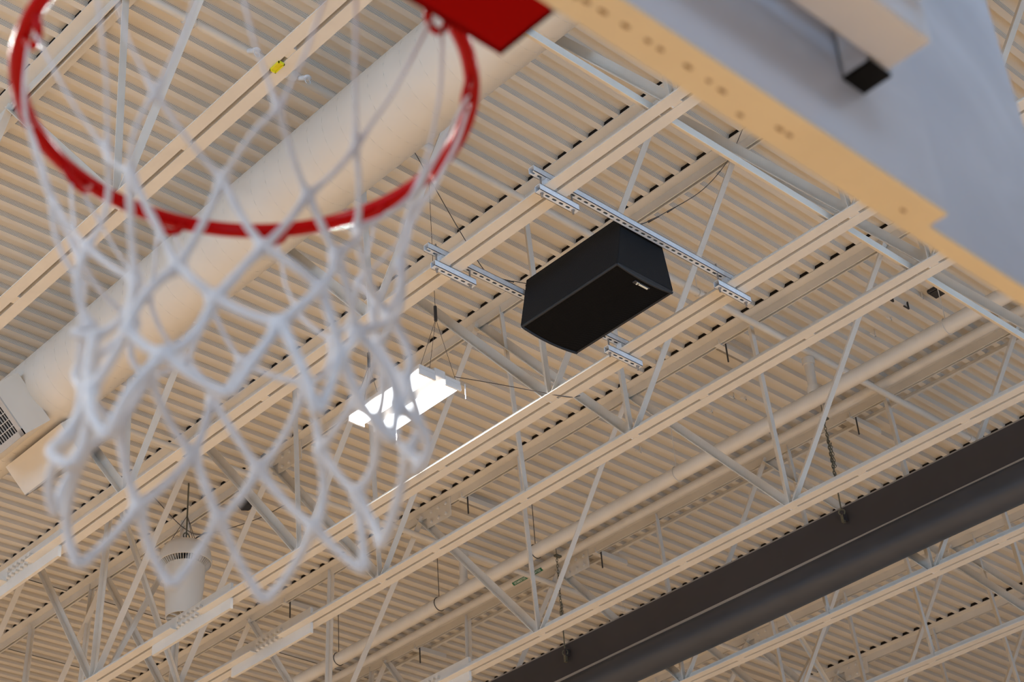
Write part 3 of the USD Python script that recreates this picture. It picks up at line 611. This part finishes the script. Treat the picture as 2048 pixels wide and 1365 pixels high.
# ------------------------------------------------------------------ backboard
RX, RY, RZ = .789, 1.137, 1.256              # rim centre
bb = thing('backboard', 'white basketball backboard seen from behind, tan lower edge, at the upper right', 'backboard', (RX, .73, 1.115))
bx0, bx1 = RX-.9144, RX+.9135; bz0, bz1 = 1.115, 2.182
part(bb, 'board_panel', rbox(bx0, bx1, .725, .749, bz0+.0015, bz1, .002), 'board_white')
part(bb, 'back_plate', rbox(RX-.60, 1.390, .6995, .7252, bz0+.0015, bz1-.1, .002), 'board_white')
part(bb, 'lower_edge', cat([box(bx0+.002, bx1-.002, .7262, .7478, bz0, bz0+.003), box(RX-.598, 1.388, .7007, .7262, bz0, bz0+.003)]), 'board_edge')
marks = [(1024+445/3, 3), (1024+545/3, 70/3), (1024+680/3, 155/3), (1024+815/3, 245/3), (1024+890/3, 295/3), (1024+1055/3, 400/3), (1024+1180/3, 485/3), (1024+1260/3, 545/3), (1559, 258), (1578, 270), (1806, 421), (1480, 230), (1150, -8)]
mk = []
for mx_, my_ in marks:
    dr = (mx_-1024)/FPX*rt-(my_-682.5)/FPX*up+fw; q = dr*(bz0/dr[2])
    e_ = trimesh.creation.cylinder(1, .0012, sections=14); e_.apply_scale((.0035+.003*rng.random(), .0022, 1)); e_.apply_translation((q[0], q[1], bz0)); mk.append(e_)
part(bb, 'screw_heads', cat(mk), 'edge_mark', kind='stuff')
# steel tube frame on the back
ft = cat([box(1.2345, 1.2705, .664, .6665, 1.223, 2.1), box(1.2345, 1.2705, .6973, .6998, 1.223, 2.1), box(1.2345, 1.237, .664, .6998, 1.223, 2.1), box(1.268, 1.2705, .664, .6998, 1.223, 2.1)])
tb = part(bb, 'frame_tube', ft, 'frame_white')
sub(tb, 'end_plug', cat([box(1.2343, 1.2707, .6638, .7, 1.219, 1.2235), box(1.2372, 1.2678, .6667, .6971, 1.2235, 1.25)]), 'mouth_black')  # black cap over the open tube end, painting its dark inside
part(bb, 'frame_tube', rbox(RX-.48, 1.2345, .664, .6998, 1.295, 1.331, .002), 'frame_white')
part(bb, 'frame_tube', rbox(RX-.48, RX-.444, .664, .6998, 1.223, 2.1, .002), 'frame_white')
part(bb, 'cross_beam', rbox(RX-.55, 1.2655, .606, .6625, 1.222, 1.275, .003), 'frame_white')
for x_, z_ in ((1.47, 1.66), (1.345, 1.50), (1.30, 1.44)):
    y_ = .725 if x_ > 1.4 else .6995
    part(bb, 'bolt', cat([trimesh.creation.cylinder(.011, .012, sections=6, transform=trimesh.geometry.align_vectors([0, 0, 1], [0, 1, 0])).apply_translation((x_, y_-.006, z_)), rod(V(x_, y_, z_), V(x_, y_-.032, z_), .0055, 8)]), 'bolt_steel')
# wall brackets carrying the board
for x_ in (RX-.45, RX+.45):
    part(bb, 'wall_arm', cat([rbox(x_-.025, x_+.025, YS, .61, 1.95, 2.0, .003), rbox(x_-.025, x_+.025, .56, .61, 1.28, 2.0, .003)]), 'frame_white')

# ------------------------------------------------------------------ rim
rm = thing('basketball_hoop', 'red steel basketball hoop in the upper left foreground', 'basketball hoop', (RX, RY, RZ))
RR_, rr_ = .2362, .0086
part(rm, 'ring', ring(V(RX, RY, RZ), RR_, rr_, (0, 0, 1), 120, 16), 'rim_red', True)
HA = [math.radians(18+30*k) for k in range(12)]
for a in HA:
    c_ = V(RX+(RR_-.004)*math.cos(a), RY+(RR_-.004)*math.sin(a), RZ-.009); tg = V(-math.sin(a), math.cos(a), 0); dn = V(-.35*math.cos(a), -.35*math.sin(a), -1)
    P = [c_-tg*.022+V(0, 0, .004)]+[c_+tg*.017*math.cos(q)*-1+dn*.017*math.sin(q) for q in np.linspace(0, math.pi, 10)]+[c_+tg*.022+V(0, 0, .004)]
    part(rm, 'net_hook', tube(P, .0044, 7), 'rim_red', True)
zp = 1.170
pl = [(RX-.103, .757), (RX+.103, .757), (RX+.103, .861), (RX+.06, .895), (RX-.06, .895), (RX-.103, .861)]
pm = trimesh.creation.extrude_polygon(sg.Polygon([(RX-.103, .757), (RX+.103, .757), (RX+.103, .861), (RX-.103, .861)]), .006, engine='earcut'); pm.apply_translation((0, 0, zp))
part(rm, 'bottom_plate', pm, 'plate_red')
for s in (-1, 1): part(rm, 'side_plate', hullpts([(RX+s*.103, .757, zp), (RX+s*.103, .861, zp), (RX+s*.103, .757, RZ+.01), (RX+s*.103, .90, RZ+.005), (RX+s*.098, .757, zp), (RX+s*.098, .861, zp), (RX+s*.098, .757, RZ+.01), (RX+s*.098, .90, RZ+.005)]), 'plate_red')
part(rm, 'front_plate', hullpts([(RX-.103, .858, zp), (RX+.103, .858, zp), (RX-.103, .863, zp), (RX+.103, .863, zp), (RX-.103, .898, RZ-.004), (RX+.103, .898, RZ-.004), (RX-.103, .902, RZ-.004), (RX+.103, .902, RZ-.004)]), 'plate_red')
part(rm, 'top_plate', box(RX-.103, RX+.103, .757, .915, RZ+.002, RZ+.008), 'plate_red')
bp = part(rm, 'mounting_flange', rbox(RX-.098, RX+.098, .749, .758, 1.130, RZ+.05, .002), 'rim_red')
sub(bp, 'flange_bolts', cat([trimesh.creation.cylinder(.009, .01, sections=6, transform=trimesh.geometry.align_vectors([0, 0, 1], [0, 1, 0])).apply_translation((RX+s*.08, .762, 1.148)) for s in (-1, 1)]), 'bolt_steel')

# ------------------------------------------------------------------ net: 24 cords zigzagging down from the hooks, knotted where they cross
nt = thing('basketball_net', 'white knotted basketball net hanging from the red hoop', 'basketball net', (RX, RY, RZ-.47))
rows = [(-.022, .231), (-.168, .174), (-.238, .152), (-.303, .142), (-.365, .147), (-.425, .157), (-.490, .166)]
kn = {}
for r_, (dz, rad) in enumerate(rows):
    for k in range(12):
        a = math.radians(18+30*k+15*r_)
        jx = 0 if r_ == 0 else 1
        kn[r_, k] = V(RX-.010*max(0, -dz)/.47*0 + (rad+jx*rng.normal(0, .009))*math.cos(a+jx*rng.normal(0, .06)), RY+(rad+jx*rng.normal(0, .009))*math.sin(a+jx*rng.normal(0, .06)), RZ+dz+jx*rng.normal(0, .012))
def cord(seq, side):
    pts, rad = [], []
    for i in range(len(seq)-1):
        p, q = kn[seq[i]], kn[seq[i+1]]
        out = unit(V((p+q)[0]/2-RX, (p+q)[1]/2-RY, 0)); sag = rng.normal(.002, .003)
        for t_ in np.linspace(0, 1, 7, endpoint=False):
            w_ = p*(1-t_)+q*t_+out*sag*math.sin(math.pi*t_)*2-V(0, 0, .004)*math.sin(math.pi*t_)
            pts.append(w_); rad.append((.0019, .0027, .0036, .0044, .0048, .0048)[seq[i][0]]*(1+.75*math.exp(-(min(t_, 1-t_)*9)**2)*(i > 0 or t_ > .5))+rng.normal(0, .00015))
    pts.append(kn[seq[-1]]); rad.append(.0050)
    tg = V(-math.sin(HA[seq[0][1]]), math.cos(HA[seq[0][1]]), 0)
    for i in range(4): pts[i] = pts[i]+tg*side*.009*(1-i/4)
    return tube(spline(pts, 3), np.interp(np.linspace(0, len(pts)-1, 3*(len(pts)-1)+1), range(len(pts)), rad), 9)
nr = len(rows)
for k in range(12):
    # going one way down the rows the index stays, going the other it drops by one each row
    part(nt, 'cord', cord([(r_, k) for r_ in range(nr)], 1), 'net_white', True)
    part(nt, 'cord', cord([(r_, (k-r_) % 12) for r_ in range(nr)], -1), 'net_white', True)
